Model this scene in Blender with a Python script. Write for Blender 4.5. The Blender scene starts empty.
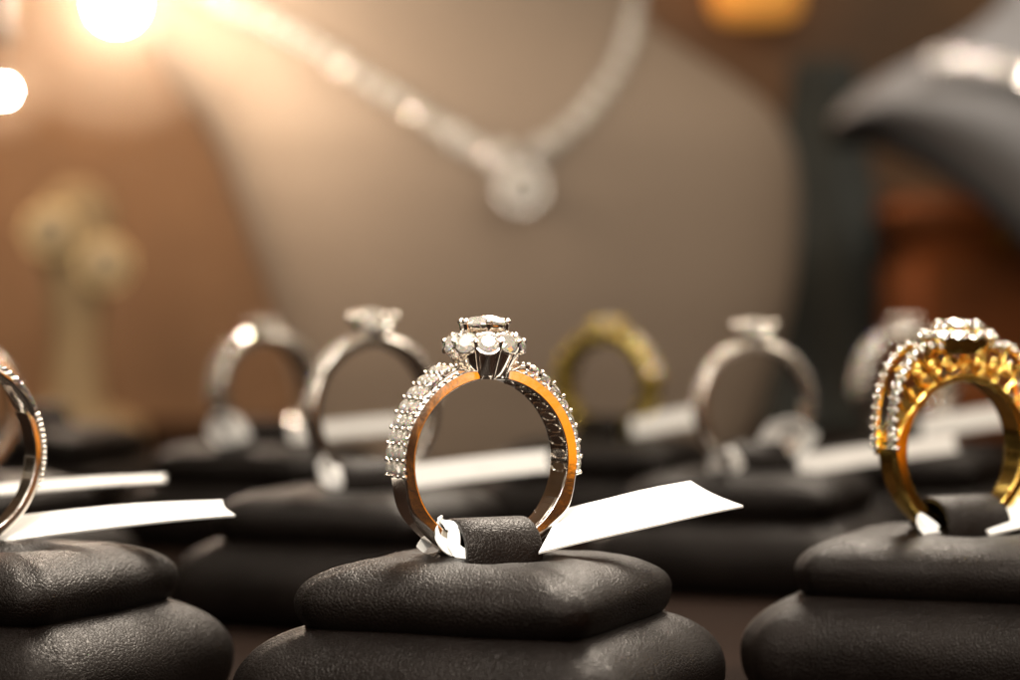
import bpy, bmesh, math, random
from mathutils import Vector, Matrix
from mathutils.bvhtree import BVHTree

# All builder dimensions are millimetres; S turns them into metres.
S = 0.001
sc = bpy.context.scene
COL = sc.collection
R = math.radians
PI = math.pi
rnd = random.Random(7)

# ------------------------------------------------------------------ camera
cam = bpy.data.cameras.new("camera")
cam.lens = 100.0
cam.sensor_width = 36.0
cam.clip_start = 0.005
cam.clip_end = 10.0
cam.dof.use_dof = True
cam.dof.focus_distance = 0.2875
cam.dof.aperture_fstop = 17.5
cam.dof.aperture_blades = 0
cam_o = bpy.data.objects.new("camera", cam)
COL.objects.link(cam_o)
cam_o.location = (0, -290 * S, 42.8 * S)
cam_o.rotation_euler = (R(90 - 1.19), 0, 0)
sc.camera = cam_o

# ------------------------------------------------------------------ world, lamps, exposure
w = bpy.data.worlds.new("World")
sc.world = w
w.use_nodes = True
bg = w.node_tree.nodes["Background"]
wn = w.node_tree
wtc = wn.nodes.new('ShaderNodeTexCoord')
wnz = wn.nodes.new('ShaderNodeTexNoise')
wnz.inputs['Scale'].default_value = 7.5
wnz.inputs['Detail'].default_value = 3
wn.links.new(wtc.outputs['Generated'], wnz.inputs['Vector'])
wrp = wn.nodes.new('ShaderNodeValToRGB')      # unseen shop as noise, its pale patches added for reflections in stones and metal
wrp.color_ramp.elements[0].position = 0.49
wrp.color_ramp.elements[0].color = (0.020, 0.013, 0.008, 1)
wrp.color_ramp.elements[1].position = 0.61
wrp.color_ramp.elements[1].color = (1.0, 0.86, 0.68, 1)
wmid = wrp.color_ramp.elements.new(0.55)
wmid.color = (0.10, 0.065, 0.038, 1)
wn.links.new(wnz.outputs[0], wrp.inputs[0])
wsx = wn.nodes.new('ShaderNodeSeparateXYZ')     # weighted brighter overhead, dimmer at counter height to keep pad fronts dark
wn.links.new(wtc.outputs['Generated'], wsx.inputs[0])
wmr = wn.nodes.new('ShaderNodeMapRange')
wmr.interpolation_type = 'SMOOTHSTEP'
wmr.inputs[1].default_value = -0.05
wmr.inputs[2].default_value = 0.75
wmr.inputs[3].default_value = 0.45
wmr.inputs[4].default_value = 1.6
wn.links.new(wsx.outputs[2], wmr.inputs[0])
wmx = wn.nodes.new('ShaderNodeVectorMath')
wmx.operation = 'SCALE'
wn.links.new(wrp.outputs[0], wmx.inputs[0])
wn.links.new(wmr.outputs[0], wmx.inputs['Scale'])
wn.links.new(wmx.outputs[0], bg.inputs[0])
bg.inputs[1].default_value = 1.3


def lamp(name, kind, loc, target, power, color, size=0.05, size_y=None, spot=None, blend=0.6):
    l = bpy.data.lights.new(name, kind)
    l.energy = power
    l.color = color
    if kind == 'AREA':
        l.shape = 'RECTANGLE' if size_y else 'DISK'
        l.size = size * S
        if size_y:
            l.size_y = size_y * S
    else:
        l.shadow_soft_size = size * S
    if kind == 'SPOT':
        l.spot_size = R(spot)
        l.spot_blend = blend
    o = bpy.data.objects.new(name, l)
    COL.objects.link(o)
    o.location = Vector(loc) * S
    d = Vector(target) - Vector(loc)
    o.rotation_euler = d.to_track_quat('-Z', 'Y').to_euler()
    return o


# unseen lamps, added and aimed to light stones, pads, wall and busts
lamp("unseen_lamp", 'SPOT', (10, -40, 340), (0, 4, 20), 0.3, (1.0, 0.90, 0.76), 38, spot=52, blend=1.0)
lamp("unseen_lamp", 'SPOT', (60, 290, 310), (5, 10, 12), 10.5, (1.0, 0.88, 0.74), 80, spot=56, blend=0.9)
lamp("unseen_lamp", 'AREA', (260, 150, 240), (10, 0, 8), 0.55, (1.0, 0.88, 0.74), 110)
lamp("unseen_lamp", 'AREA', (-150, 535, 240), (-160, 640, 150), 0.85, (1.0, 0.64, 0.38), 60)
lamp("unseen_lamp", 'SPOT', (190, 360, 310), (150, 495, 90), 3.6, (1.0, 0.92, 0.84), 30, spot=36, blend=0.8)
lamp("unseen_lamp", 'SPOT', (-70, -260, 210), (-3, 0, 34), 10.0, (1.0, 0.92, 0.80), 12, spot=9.5, blend=1.0)
lamp("unseen_lamp", 'SPOT', (150, -220, 230), (48, 26, 32), 2.6, (1.0, 0.92, 0.80), 12, spot=14, blend=1.0)
lamp("unseen_lamp", 'AREA', (-150, -300, 230), (0, 0, 28), 0.25, (1.0, 0.92, 0.80), 90)
lamp("unseen_lamp", 'AREA', (-8, -110, 290), (-3, 0, 36), 0.055, (1.0, 0.95, 0.88), 105).data.spread = R(34)
lamp("unseen_lamp", 'SPOT', (-120, -60, 250), (5, 165, 38), 1.2, (1.0, 0.92, 0.82), 18, spot=40, blend=1.0)
# small point lamps, unseen and added to put sparkle in the stones
for x, y, z, p in ((-40, -150, 330, 0.3), (90, -60, 340, 0.3), (-120, 60, 300, 0.15),
                   (30, 260, 300, 0.25), (150, 210, 280, 0.2),
                   (-150, 190, 200, 0.15)):
    lamp("sparkle_lamp", 'POINT', (x, y, z), (0, 0, 0), p, (1.0, 0.9, 0.78), 6)
# point lamps added in front of the counter to make glints in metal and stones
for x, y, z, p in ((-60, -230, 95, 0.12), (75, -240, 120, 0.12), (-20, -210, 170, 0.12), (130, -170, 85, 0.10),
                   (-170, -120, 160, 0.12), (40, -300, 60, 0.10), (-110, -290, 50, 0.10), (190, -60, 150, 0.10),
                   (168, -292, 114, 0.30), (-150, -360, 160, 0.14), (10, -350, 230, 0.14), (210, -330, 70, 0.12), (-90, -330, 110, 0.12)):
    lamp("glint_lamp", 'POINT', (x, y, z), (0, 0, 0), p, (1.0, 0.93, 0.84), 15)
# unseen orange light, added to reflect in the polished sides of the rings
lamp("added_orange_light", 'AREA', (170, -98, 18), (0, 0, 22), 0.029, (1.0, 0.31, 0.012), 92, 64)

sc.view_settings.view_transform = 'Standard'
sc.view_settings.look = 'None'
sc.view_settings.exposure = 0.0
sc.view_settings.gamma = 1.0
sc.view_settings.use_curve_mapping = False
sc.cycles.use_denoising = True
sc.cycles.max_bounces = 12
sc.cycles.transmission_bounces = 10
sc.cycles.glossy_bounces = 6
sc.cycles.diffuse_bounces = 3
sc.cycles.caustics_reflective = False
sc.cycles.caustics_refractive = False
sc.cycles.sample_clamp_indirect = 10.0


# ------------------------------------------------------------------ materials
def mat(name):
    m = bpy.data.materials.new(name)
    m.use_nodes = True
    nt = m.node_tree
    return m, nt, nt.nodes["Principled BSDF"]


def node(nt, t, **kw):
    n = nt.nodes.new(t)
    for k, v in kw.items():
        setattr(n, k, v)
    return n


def simple(name, col, rough=0.5, metal=0.0, spec=0.5, var=0.12, scale=60.0, bump=0.0):
    """principled surface with a noise-driven variation of colour and gloss"""
    m, nt, b = mat(name)
    tc = node(nt, 'ShaderNodeTexCoord')
    nz = node(nt, 'ShaderNodeTexNoise')
    nz.inputs['Scale'].default_value = scale
    nz.inputs['Detail'].default_value = 5
    nt.links.new(tc.outputs['Object'], nz.inputs['Vector'])
    rp = node(nt, 'ShaderNodeValToRGB')
    rp.color_ramp.elements[0].position = 0.3
    rp.color_ramp.elements[1].position = 0.7
    rp.color_ramp.elements[0].color = (*[c * (1 - var) for c in col], 1)
    rp.color_ramp.elements[1].color = (*[min(1, c * (1 + var)) for c in col], 1)
    nt.links.new(nz.outputs[0], rp.inputs[0])
    nt.links.new(rp.outputs[0], b.inputs['Base Color'])
    mr = node(nt, 'ShaderNodeMapRange')
    mr.inputs[3].default_value = max(0.0, rough * 0.8)
    mr.inputs[4].default_value = min(1.0, rough * 1.2)
    nt.links.new(nz.outputs[0], mr.inputs[0])
    nt.links.new(mr.outputs[0], b.inputs['Roughness'])
    b.inputs['Metallic'].default_value = metal
    b.inputs['Specular IOR Level'].default_value = spec
    if bump:
        bp = node(nt, 'ShaderNodeBump')
        bp.inputs['Strength'].default_value = 0.6
        bp.inputs['Distance'].default_value = bump * S
        nt.links.new(nz.outputs[0], bp.inputs['Height'])
        nt.links.new(bp.outputs[0], b.inputs['Normal'])
    return m


def leather(name, col):
    m, nt, b = mat(name)
    tc = node(nt, 'ShaderNodeTexCoord')
    nz = node(nt, 'ShaderNodeTexNoise')
    nz.inputs['Scale'].default_value = 420
    nz.inputs['Detail'].default_value = 3
    nt.links.new(tc.outputs['Object'], nz.inputs['Vector'])
    mx = node(nt, 'ShaderNodeVectorMath', operation='MULTIPLY_ADD')
    mx.inputs[1].default_value = (0.0009, 0.0009, 0.0009)
    nt.links.new(nz.outputs['Color'], mx.inputs[0])
    nt.links.new(tc.outputs['Object'], mx.inputs[2])
    vo = node(nt, 'ShaderNodeTexVoronoi', feature='DISTANCE_TO_EDGE')
    vo.inputs['Scale'].default_value = 2500
    nt.links.new(mx.outputs[0], vo.inputs['Vector'])
    cl = node(nt, 'ShaderNodeMapRange')
    cl.inputs[2].default_value = 0.22
    cl.clamp = True
    nt.links.new(vo.outputs['Distance'], cl.inputs[0])
    fine = node(nt, 'ShaderNodeTexNoise')
    fine.inputs['Scale'].default_value = 3500
    nt.links.new(tc.outputs['Object'], fine.inputs['Vector'])
    big = node(nt, 'ShaderNodeTexNoise')
    big.inputs['Scale'].default_value = 160
    big.inputs['Detail'].default_value = 4
    nt.links.new(tc.outputs['Object'], big.inputs['Vector'])
    ad = node(nt, 'ShaderNodeMath', operation='MULTIPLY_ADD')
    ad.inputs[1].default_value = 0.35
    nt.links.new(fine.outputs[0], ad.inputs[0])
    nt.links.new(cl.outputs[0], ad.inputs[2])
    ad2 = node(nt, 'ShaderNodeMath', operation='MULTIPLY_ADD')
    ad2.inputs[1].default_value = 1.5
    nt.links.new(big.outputs[0], ad2.inputs[0])
    nt.links.new(ad.outputs[0], ad2.inputs[2])
    bp = node(nt, 'ShaderNodeBump')
    bp.inputs['Strength'].default_value = 0.6
    bp.inputs['Distance'].default_value = 0.058 * S
    nt.links.new(ad2.outputs[0], bp.inputs['Height'])
    nt.links.new(bp.outputs[0], b.inputs['Normal'])
    rp = node(nt, 'ShaderNodeValToRGB')
    rp.color_ramp.elements[0].position = 0.3
    rp.color_ramp.elements[1].position = 0.7
    rp.color_ramp.elements[0].color = (*[c * 0.8 for c in col], 1)
    rp.color_ramp.elements[1].color = (*[c * 1.25 for c in col], 1)
    nt.links.new(big.outputs[0], rp.inputs[0])
    nt.links.new(rp.outputs[0], b.inputs['Base Color'])
    mr = node(nt, 'ShaderNodeMapRange')
    mr.inputs[3].default_value = 0.36
    mr.inputs[4].default_value = 0.50
    b.inputs['Specular IOR Level'].default_value = 0.16
    b.inputs['Specular Tint'].default_value = (1.0, 0.90, 0.82, 1)
    nt.links.new(big.outputs[0], mr.inputs[0])
    nt.links.new(mr.outputs[0], b.inputs['Roughness'])
    return m


def diamond_mat(name="diamond", milk=0.18, fire=0.05):
    """cut stone: three glasses of slightly different index (dispersion)"""
    m = bpy.data.materials.new(name)
    m.use_nodes = True
    nt = m.node_tree
    nt.nodes.clear()
    out = node(nt, 'ShaderNodeOutputMaterial')
    prev = None
    for ior, c in ((2.42 - fire, (1, 0, 0, 1)), (2.42, (0, 1, 0, 1)), (2.42 + fire, (0, 0, 1, 1))):
        r = node(nt, 'ShaderNodeBsdfGlass')
        r.inputs['Color'].default_value = c
        r.inputs['Roughness'].default_value = 0.0
        r.inputs['IOR'].default_value = ior
        if prev is None:
            prev = r.outputs[0]
        else:
            a = node(nt, 'ShaderNodeAddShader')
            nt.links.new(prev, a.inputs[0])
            nt.links.new(r.outputs[0], a.inputs[1])
            prev = a.outputs[0]
    # cream diffuse and gloss mixed in to imitate light returned by the facets
    g = node(nt, 'ShaderNodeBsdfGlossy')
    g.inputs['Roughness'].default_value = 0.03
    g.inputs['Color'].default_value = (1.0, 0.94, 0.85, 1)
    d = node(nt, 'ShaderNodeBsdfDiffuse')
    d.inputs['Color'].default_value = (0.92, 0.85, 0.74, 1)
    m1 = node(nt, 'ShaderNodeMixShader')
    m1.inputs[0].default_value = 0.38
    nt.links.new(prev, m1.inputs[1])
    nt.links.new(g.outputs[0], m1.inputs[2])
    m2 = node(nt, 'ShaderNodeMixShader')
    m2.inputs[0].default_value = milk
    nt.links.new(m1.outputs[0], m2.inputs[1])
    nt.links.new(d.outputs[0], m2.inputs[2])
    nt.links.new(m2.outputs[0], out.inputs['Surface'])
    return m


def emit(name, col, strength):
    m, nt, b = mat(name)
    b.inputs['Base Color'].default_value = (*col, 1)
    b.inputs['Emission Color'].default_value = (*col, 1)
    b.inputs['Emission Strength'].default_value = strength
    return m


M_WHITE = simple("white_gold", (0.86, 0.80, 0.73), 0.12, 1.0, var=0.05, scale=700, bump=0.006)
M_BAND = simple("polished_band", (0.86, 0.80, 0.73), 0.10, 1.0, var=0.05, scale=320, bump=0.045)
M_GOLD = simple("yellow_gold", (0.95, 0.66, 0.17), 0.13, 1.0, var=0.06, scale=500)
M_SILVER = simple("brushed_silver", (0.92, 0.86, 0.78), 0.19, 1.0, var=0.05, scale=500)
M_LEMON = simple("lemon_gold", (1.0, 0.73, 0.15), 0.27, 1.0, var=0.05, scale=500)
M_PEARL = simple("cream_pearl", (0.45, 0.35, 0.21), 0.6, var=0.08, scale=200)
M_PALEGOLD = simple("pale_gold", (0.80, 0.62, 0.34), 0.5, 1.0, var=0.06, scale=300)
M_DIA = diamond_mat()
M_FIRE = diamond_mat("fiery_diamond", 0.30, 0.10)
M_BRIGHT_STONE = diamond_mat("brightened_stone", 0.72)  # diamond with more cream diffuse added, so the necklace looks brightly lit
M_LEATHER = leather("black_leather", (0.0038, 0.0024, 0.0019))
M_PAPER = simple("tag_paper", (0.86, 0.84, 0.80), 0.6, var=0.03, scale=300, bump=0.03)
M_BUST = simple("bust_fabric", (0.36, 0.275, 0.205), 0.75, spec=0.25, var=0.05, scale=900, bump=0.05)
M_BUST2 = simple("grey_bust_fabric", (0.27, 0.26, 0.255), 0.7, spec=0.25, var=0.05, scale=900, bump=0.05)
M_TABLE = simple("counter_surface", (0.012, 0.0070, 0.0050), 0.95, spec=0.02, var=0.2, scale=40)
M_WALL = simple("dark_wood_wall", (0.19, 0.112, 0.058), 0.6, var=0.25, scale=18)
M_BLACK = simple("black_trim", (0.012, 0.011, 0.011), 0.4, var=0.2)
M_AMBERWOOD = simple("orange_wood", (0.42, 0.125, 0.03), 0.5, var=0.75, scale=14)
M_GREEN = simple("grey_green_cloth", (0.030, 0.032, 0.026), 0.9, var=0.3, scale=40)
M_CREAM = simple("cream_velvet", (0.36, 0.25, 0.13), 0.8, var=0.1, scale=100)
M_STEEL = simple("lamp_steel", (0.35, 0.3, 0.26), 0.35, 1.0, var=0.1)
M_BULB = emit("lit_bulb", (1.0, 0.83, 0.66), 260.0)
M_GLOWFOG = bpy.data.materials.new("glow_fog")      # scattering fog added around each bulb to give it a soft halo
M_GLOWFOG.use_nodes = True
_n = M_GLOWFOG.node_tree
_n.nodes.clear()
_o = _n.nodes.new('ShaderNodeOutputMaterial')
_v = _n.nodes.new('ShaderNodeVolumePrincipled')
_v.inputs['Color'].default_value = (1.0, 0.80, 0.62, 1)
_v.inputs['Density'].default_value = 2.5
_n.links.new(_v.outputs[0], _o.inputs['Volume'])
M_AMBER = emit("amber_shade", (1.0, 0.42, 0.08), 0.45)


# ------------------------------------------------------------------ mesh helpers
def link_mesh(name, bm, material, parent=None, smooth=None, M=None):
    me = bpy.data.meshes.new(name)
    bmesh.ops.recalc_face_normals(bm, faces=bm.faces)
    bm.to_mesh(me)
    bm.free()
    me.transform(Matrix.Scale(S, 4))
    me.materials.append(material)
    if smooth is not None:
        for p in me.polygons:
            p.use_smooth = True
        if smooth < 180:
            me.set_sharp_from_angle(angle=R(smooth))
    return link_data(name, me, parent, M)


def link_data(name, me, parent=None, M=None):
    o = bpy.data.objects.new(name, me)
    COL.objects.link(o)
    if parent:
        o.parent = parent
    if M is not None:
        M = M.copy()
        M.translation = M.translation * S
        o.matrix_local = M
    return o


def thing(name, label, cat, loc=(0, 0, 0), rz=0.0, group=None):
    o = bpy.data.objects.new(name, None)
    COL.objects.link(o)
    o.empty_display_size = 0.005
    o.location = Vector(loc) * S
    o.rotation_euler = (0, 0, R(rz))
    tag(o, label, cat, group)
    return o


def tag(o, label, cat, group=None):
    o['label'] = label
    o['category'] = cat
    if group:
        o['group'] = group
    return o


def loft(bm, rings, close_u=True, close_v=False, cap=True):
    """skin a list of equal-length point rings"""
    vs = [[bm.verts.new(p) for p in ring] for ring in rings]
    n = len(vs[0])
    m = len(vs)
    for i in range(m if close_v else m - 1):
        a, b = vs[i], vs[(i + 1) % m]
        for j in range(n if close_u else n - 1):
            k = (j + 1) % n
            bm.faces.new((a[j], a[k], b[k], b[j]))
    if cap and not close_v and close_u:
        bm.faces.new(vs[0][::-1])
        bm.faces.new(vs[-1])
    return vs


def frame_at(p, z, xhint=Vector((0, 1, 0))):
    """matrix with local +Z along z at point p"""
    z = Vector(z).normalized()
    xh = Vector(xhint)
    y = z.cross(xh)
    if y.length < 1e-4:
        y = z.cross(Vector((1, 0, 0)))
    y.normalize()
    x = y.cross(z)
    m = Matrix((x, y, z)).transposed().to_4x4()
    m.translation = Vector(p)
    return m


def tube(bm, pts, rad, n=8, close=False):
    pts = [Vector(p) for p in pts]
    rings = []
    N = len(pts)
    up = None
    for i, p in enumerate(pts):
        if close:
            t = pts[(i + 1) % N] - pts[i - 1]
        else:
            t = pts[min(i + 1, N - 1)] - pts[max(i - 1, 0)]
        t.normalize()
        if up is None:
            up = Vector((0, 0, 1)) if abs(t.z) < 0.9 else Vector((1, 0, 0))
        a = t.cross(up).normalized()
        b = a.cross(t).normalized()
        up = b
        r = rad(i / max(1, N - 1)) if callable(rad) else rad
        rings.append([p + a * r * math.cos(2 * PI * k / n) + b * r * math.sin(2 * PI * k / n) for k in range(n)])
    loft(bm, rings, True, close, not close)


def ball(bm, p, r, sc3=(1, 1, 1), seg=10, rings=7):
    m = Matrix.Translation(Vector(p)) @ Matrix.Diagonal((r * sc3[0], r * sc3[1], r * sc3[2], 1))
    bmesh.ops.create_uvsphere(bm, u_segments=seg, v_segments=rings, radius=1.0, matrix=m)


def brilliant(bm, M, r, n=8):
    """round brilliant of radius r, table up, girdle at z=0"""
    def ring(rad, z, off, k=n):
        return [bm.verts.new(M @ Vector((r * rad * math.cos(2 * PI * (i + off) / k), r * rad * math.sin(2 * PI * (i + off) / k), r * z))) for i in range(k)]
    tb = ring(0.56, 0.33, 0.0)
    cr = ring(0.80, 0.19, 0.5)
    g1 = ring(1.0, 0.03, 0.0, 2 * n)
    g2 = ring(1.0, -0.03, 0.0, 2 * n)
    pv = ring(0.55, -0.42, 0.0)
    cu = bm.verts.new(M @ Vector((0, 0, -0.86 * r)))
    F = bm.faces.new
    F(tb)
    for i in range(n):
        j = (i + 1) % n
        h = (i - 1) % n
        F((tb[i], cr[i], tb[j]))                       # star
        a, b, c = g1[2 * i], g1[2 * i + 1], g1[(2 * i + 2) % (2 * n)]
        F((cr[i], a, b)); F((cr[i], b, c))             # upper girdle
        F((tb[i], cr[h], a)); F((tb[i], a, cr[i]))     # kite
        F((a, g2[2 * i], g2[2 * i + 1], b))
        F((b, g2[2 * i + 1], g2[(2 * i + 2) % (2 * n)], c))
        d, e, f = g2[2 * i], g2[2 * i + 1], g2[(2 * i + 2) % (2 * n)]
        F((d, pv[i], e)); F((e, pv[j], f)); F((e, pv[i], pv[j]))
        F((pv[i], cu, pv[j]))


_stone = {}


def stone_mesh(r, n=8, material=None):
    key = (round(r, 2), n, material)
    if key not in _stone:
        bm = bmesh.new()
        brilliant(bm, Matrix.Identity(4), r, n)
        bmesh.ops.recalc_face_normals(bm, faces=bm.faces)
        me = bpy.data.meshes.new("stone")
        bm.to_mesh(me)
        bm.free()
        me.transform(Matrix.Scale(S, 4))
        me.materials.append(material or M_DIA)
        _stone[key] = me
    return _stone[key]


def stone(name, r, M, parent, n=8, material=None):
    return link_data(name, stone_mesh(r, n, material), parent, M @ Matrix.Rotation(rnd.uniform(-0.09, 0.09), 4, 'X') @ Matrix.Rotation(rnd.uniform(-0.09, 0.09), 4, 'Y')
                     @ Matrix.Rotation(rnd.uniform(0, 1), 4, 'Z'))


def lerp(a, b, t):
    return a + (b - a) * t


def smooth01(t):
    t = max(0.0, min(1.0, t))
    return t * t * (3 - 2 * t)


# ------------------------------------------------------------------ ring building blocks
# ring space: axis along Y, finger hole in the XZ plane, theta measured from the top towards +X;
# (0,0,0) is the lowest outer point of the band.
def rp(theta, r, y, zc):
    return Vector((r * math.sin(theta), y, zc + r * math.cos(theta)))


def profile(ri, t, wd, f, k=4):
    """rounded rectangle (r, y) of radial thickness t, width wd, outer fillet f"""
    f = min(f, t * 0.49, wd * 0.49)
    fi = min(0.14, f)
    out = []
    for (cr, cy, fr, a0) in ((ri + t - f, wd / 2 - f, f, 0), (ri + fi, wd / 2 - fi, fi, 90),
                             (ri + fi, -wd / 2 + fi, fi, 180), (ri + t - f, -wd / 2 + f, f, 270)):
        for i in range(k):
            a = R(a0 + 90 * i / (k - 1))
            out.append((cr + fr * math.cos(a), cy + fr * math.sin(a)))
    res = []                                   # support points keep the flat faces flat when shaded smooth
    for i, p in enumerate(out):
        res.append(p)
        if i % k == k - 1:
            q = out[(i + 1) % len(out)]
            for u in (0.05, 0.95):
                res.append((lerp(p[0], q[0], u), lerp(p[1], q[1], u)))
    return res


def band(parent, material, ri, tf, wf, ff, zc, n=144, name='band', th0=None, th1=None):
    bm = bmesh.new()
    rings = []
    closed = th0 is None
    cnt = n if closed else n + 1
    for i in range(cnt):
        th = 2 * PI * i / n - PI if closed else lerp(th0, th1, i / n)
        d = abs(math.degrees(th))
        rings.append([rp(th, r, y, zc) for r, y in profile(ri(d) if callable(ri) else ri, tf(d), wf(d), ff(d))])
    loft(bm, rings, True, closed)
    return link_mesh(name, bm, material, parent, 32)


def prong(parent, material, p0, p1, r0, r1, tip):
    bm = bmesh.new()
    p0, p1 = Vector(p0), Vector(p1)
    mid = (p0 + p1) / 2 + (p1 - p0).cross(Vector((0, 0, 1))).cross(p1 - p0) * 0.0
    tube(bm, [p0, mid, p1], lambda t: lerp(r0, r1, t), 8)
    ball(bm, p1, tip, (1, 1, 0.9))
    return link_mesh('prong', bm, material, parent, 60)


def cup(bm, M, r, depth, wall=0.16, seg=16):
    """conical seat under a stone, flush with the girdle"""
    rings = []
    for rr, z in ((r * 0.45, -depth), (r * 0.8, -depth * 0.6), (r + wall, -0.12), (r + wall, 0.08), (r + 0.01, 0.08), (r * 0.7, -depth * 0.5), (r * 0.35, -depth * 0.95)):
        rings.append([M @ Vector((rr * math.cos(2 * PI * k / seg), rr * math.sin(2 * PI * k / seg), z)) for k in range(seg)])
    loft(bm, rings, True, False, True)


def solitaire_head(root, material, zc, ro, r_st, lift, n_pr=6, halo=0):
    """one big stone on prongs, above the top of the band"""
    zt = zc + ro + lift
    stone('centre_stone', r_st, Matrix.Translation((0, 0, zt)) @ Matrix.Rotation(0.30, 4, 'X'), root, material=M_FIRE)
    bm = bmesh.new()
    cup(bm, Matrix.Translation((0, 0, zt - 0.25)) @ Matrix.Rotation(0.30, 4, 'X'), r_st * 0.92, r_st * 0.95, 0.2, 24)
    link_mesh('stone_cup', bm, material, root, 40)
    for k in range(n_pr):
        a = 2 * PI * (k + 0.5) / n_pr
        c, s = math.cos(a), math.sin(a)
        prong(root, material, (c * r_st * 0.35, s * r_st * 0.35, zc + ro - 0.5),
              (c * r_st * 1.02, s * r_st * 1.02, zt + 0.45), 0.36, 0.42, 0.56)
    bm = bmesh.new()
    tube(bm, [(math.cos(2 * PI * k / 24) * r_st * 0.72, math.sin(2 * PI * k / 24) * r_st * 0.72, zt - r_st * 0.55) for k in range(24)], 0.25, 6, True)
    link_mesh('gallery_rail', bm, material, root, 60)
    for k in range(halo):
        a = 2 * PI * k / halo
        c, s = math.cos(a), math.sin(a)
        rr = r_st + 0.75
        stone('halo_stone', 0.72, frame_at((c * rr, s * rr, zt - 0.25), (c * 0.5, s * 0.5, 0.85)), root)


def shoulder_stones(root, material, zc, rfun, th_list, ys, r_st, bead=0.3):
    """rows of small stones on both shoulders, with grains of metal between them"""
    for side in (-1, 1):
        bm = bmesh.new()
        for i, thd in enumerate(th_list):
            th = R(thd) * side
            up = Vector((math.sin(th), 0, math.cos(th)))
            for y, rs in zip(ys, r_st):
                ro = rfun(thd)
                stone('side_stone', rs, frame_at(rp(th, ro + 0.05, y, zc), up), root)
            d = (th_list[1] - th_list[0]) / 2
            edges = [ys[0] - r_st[0] * 0.95] + [(a + b) / 2 for a, b in zip(ys, ys[1:])] + [ys[-1] + r_st[-1] * 0.95]
            for y in edges:
                for off in (-1, 1) if i == 0 else (1,):
                    t2 = R(thd + off * d) * side
                    ball(bm, rp(t2, rfun(thd) + 0.07, y, zc), bead)
        link_mesh('grain_setting', bm, material, root, 60)


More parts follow.
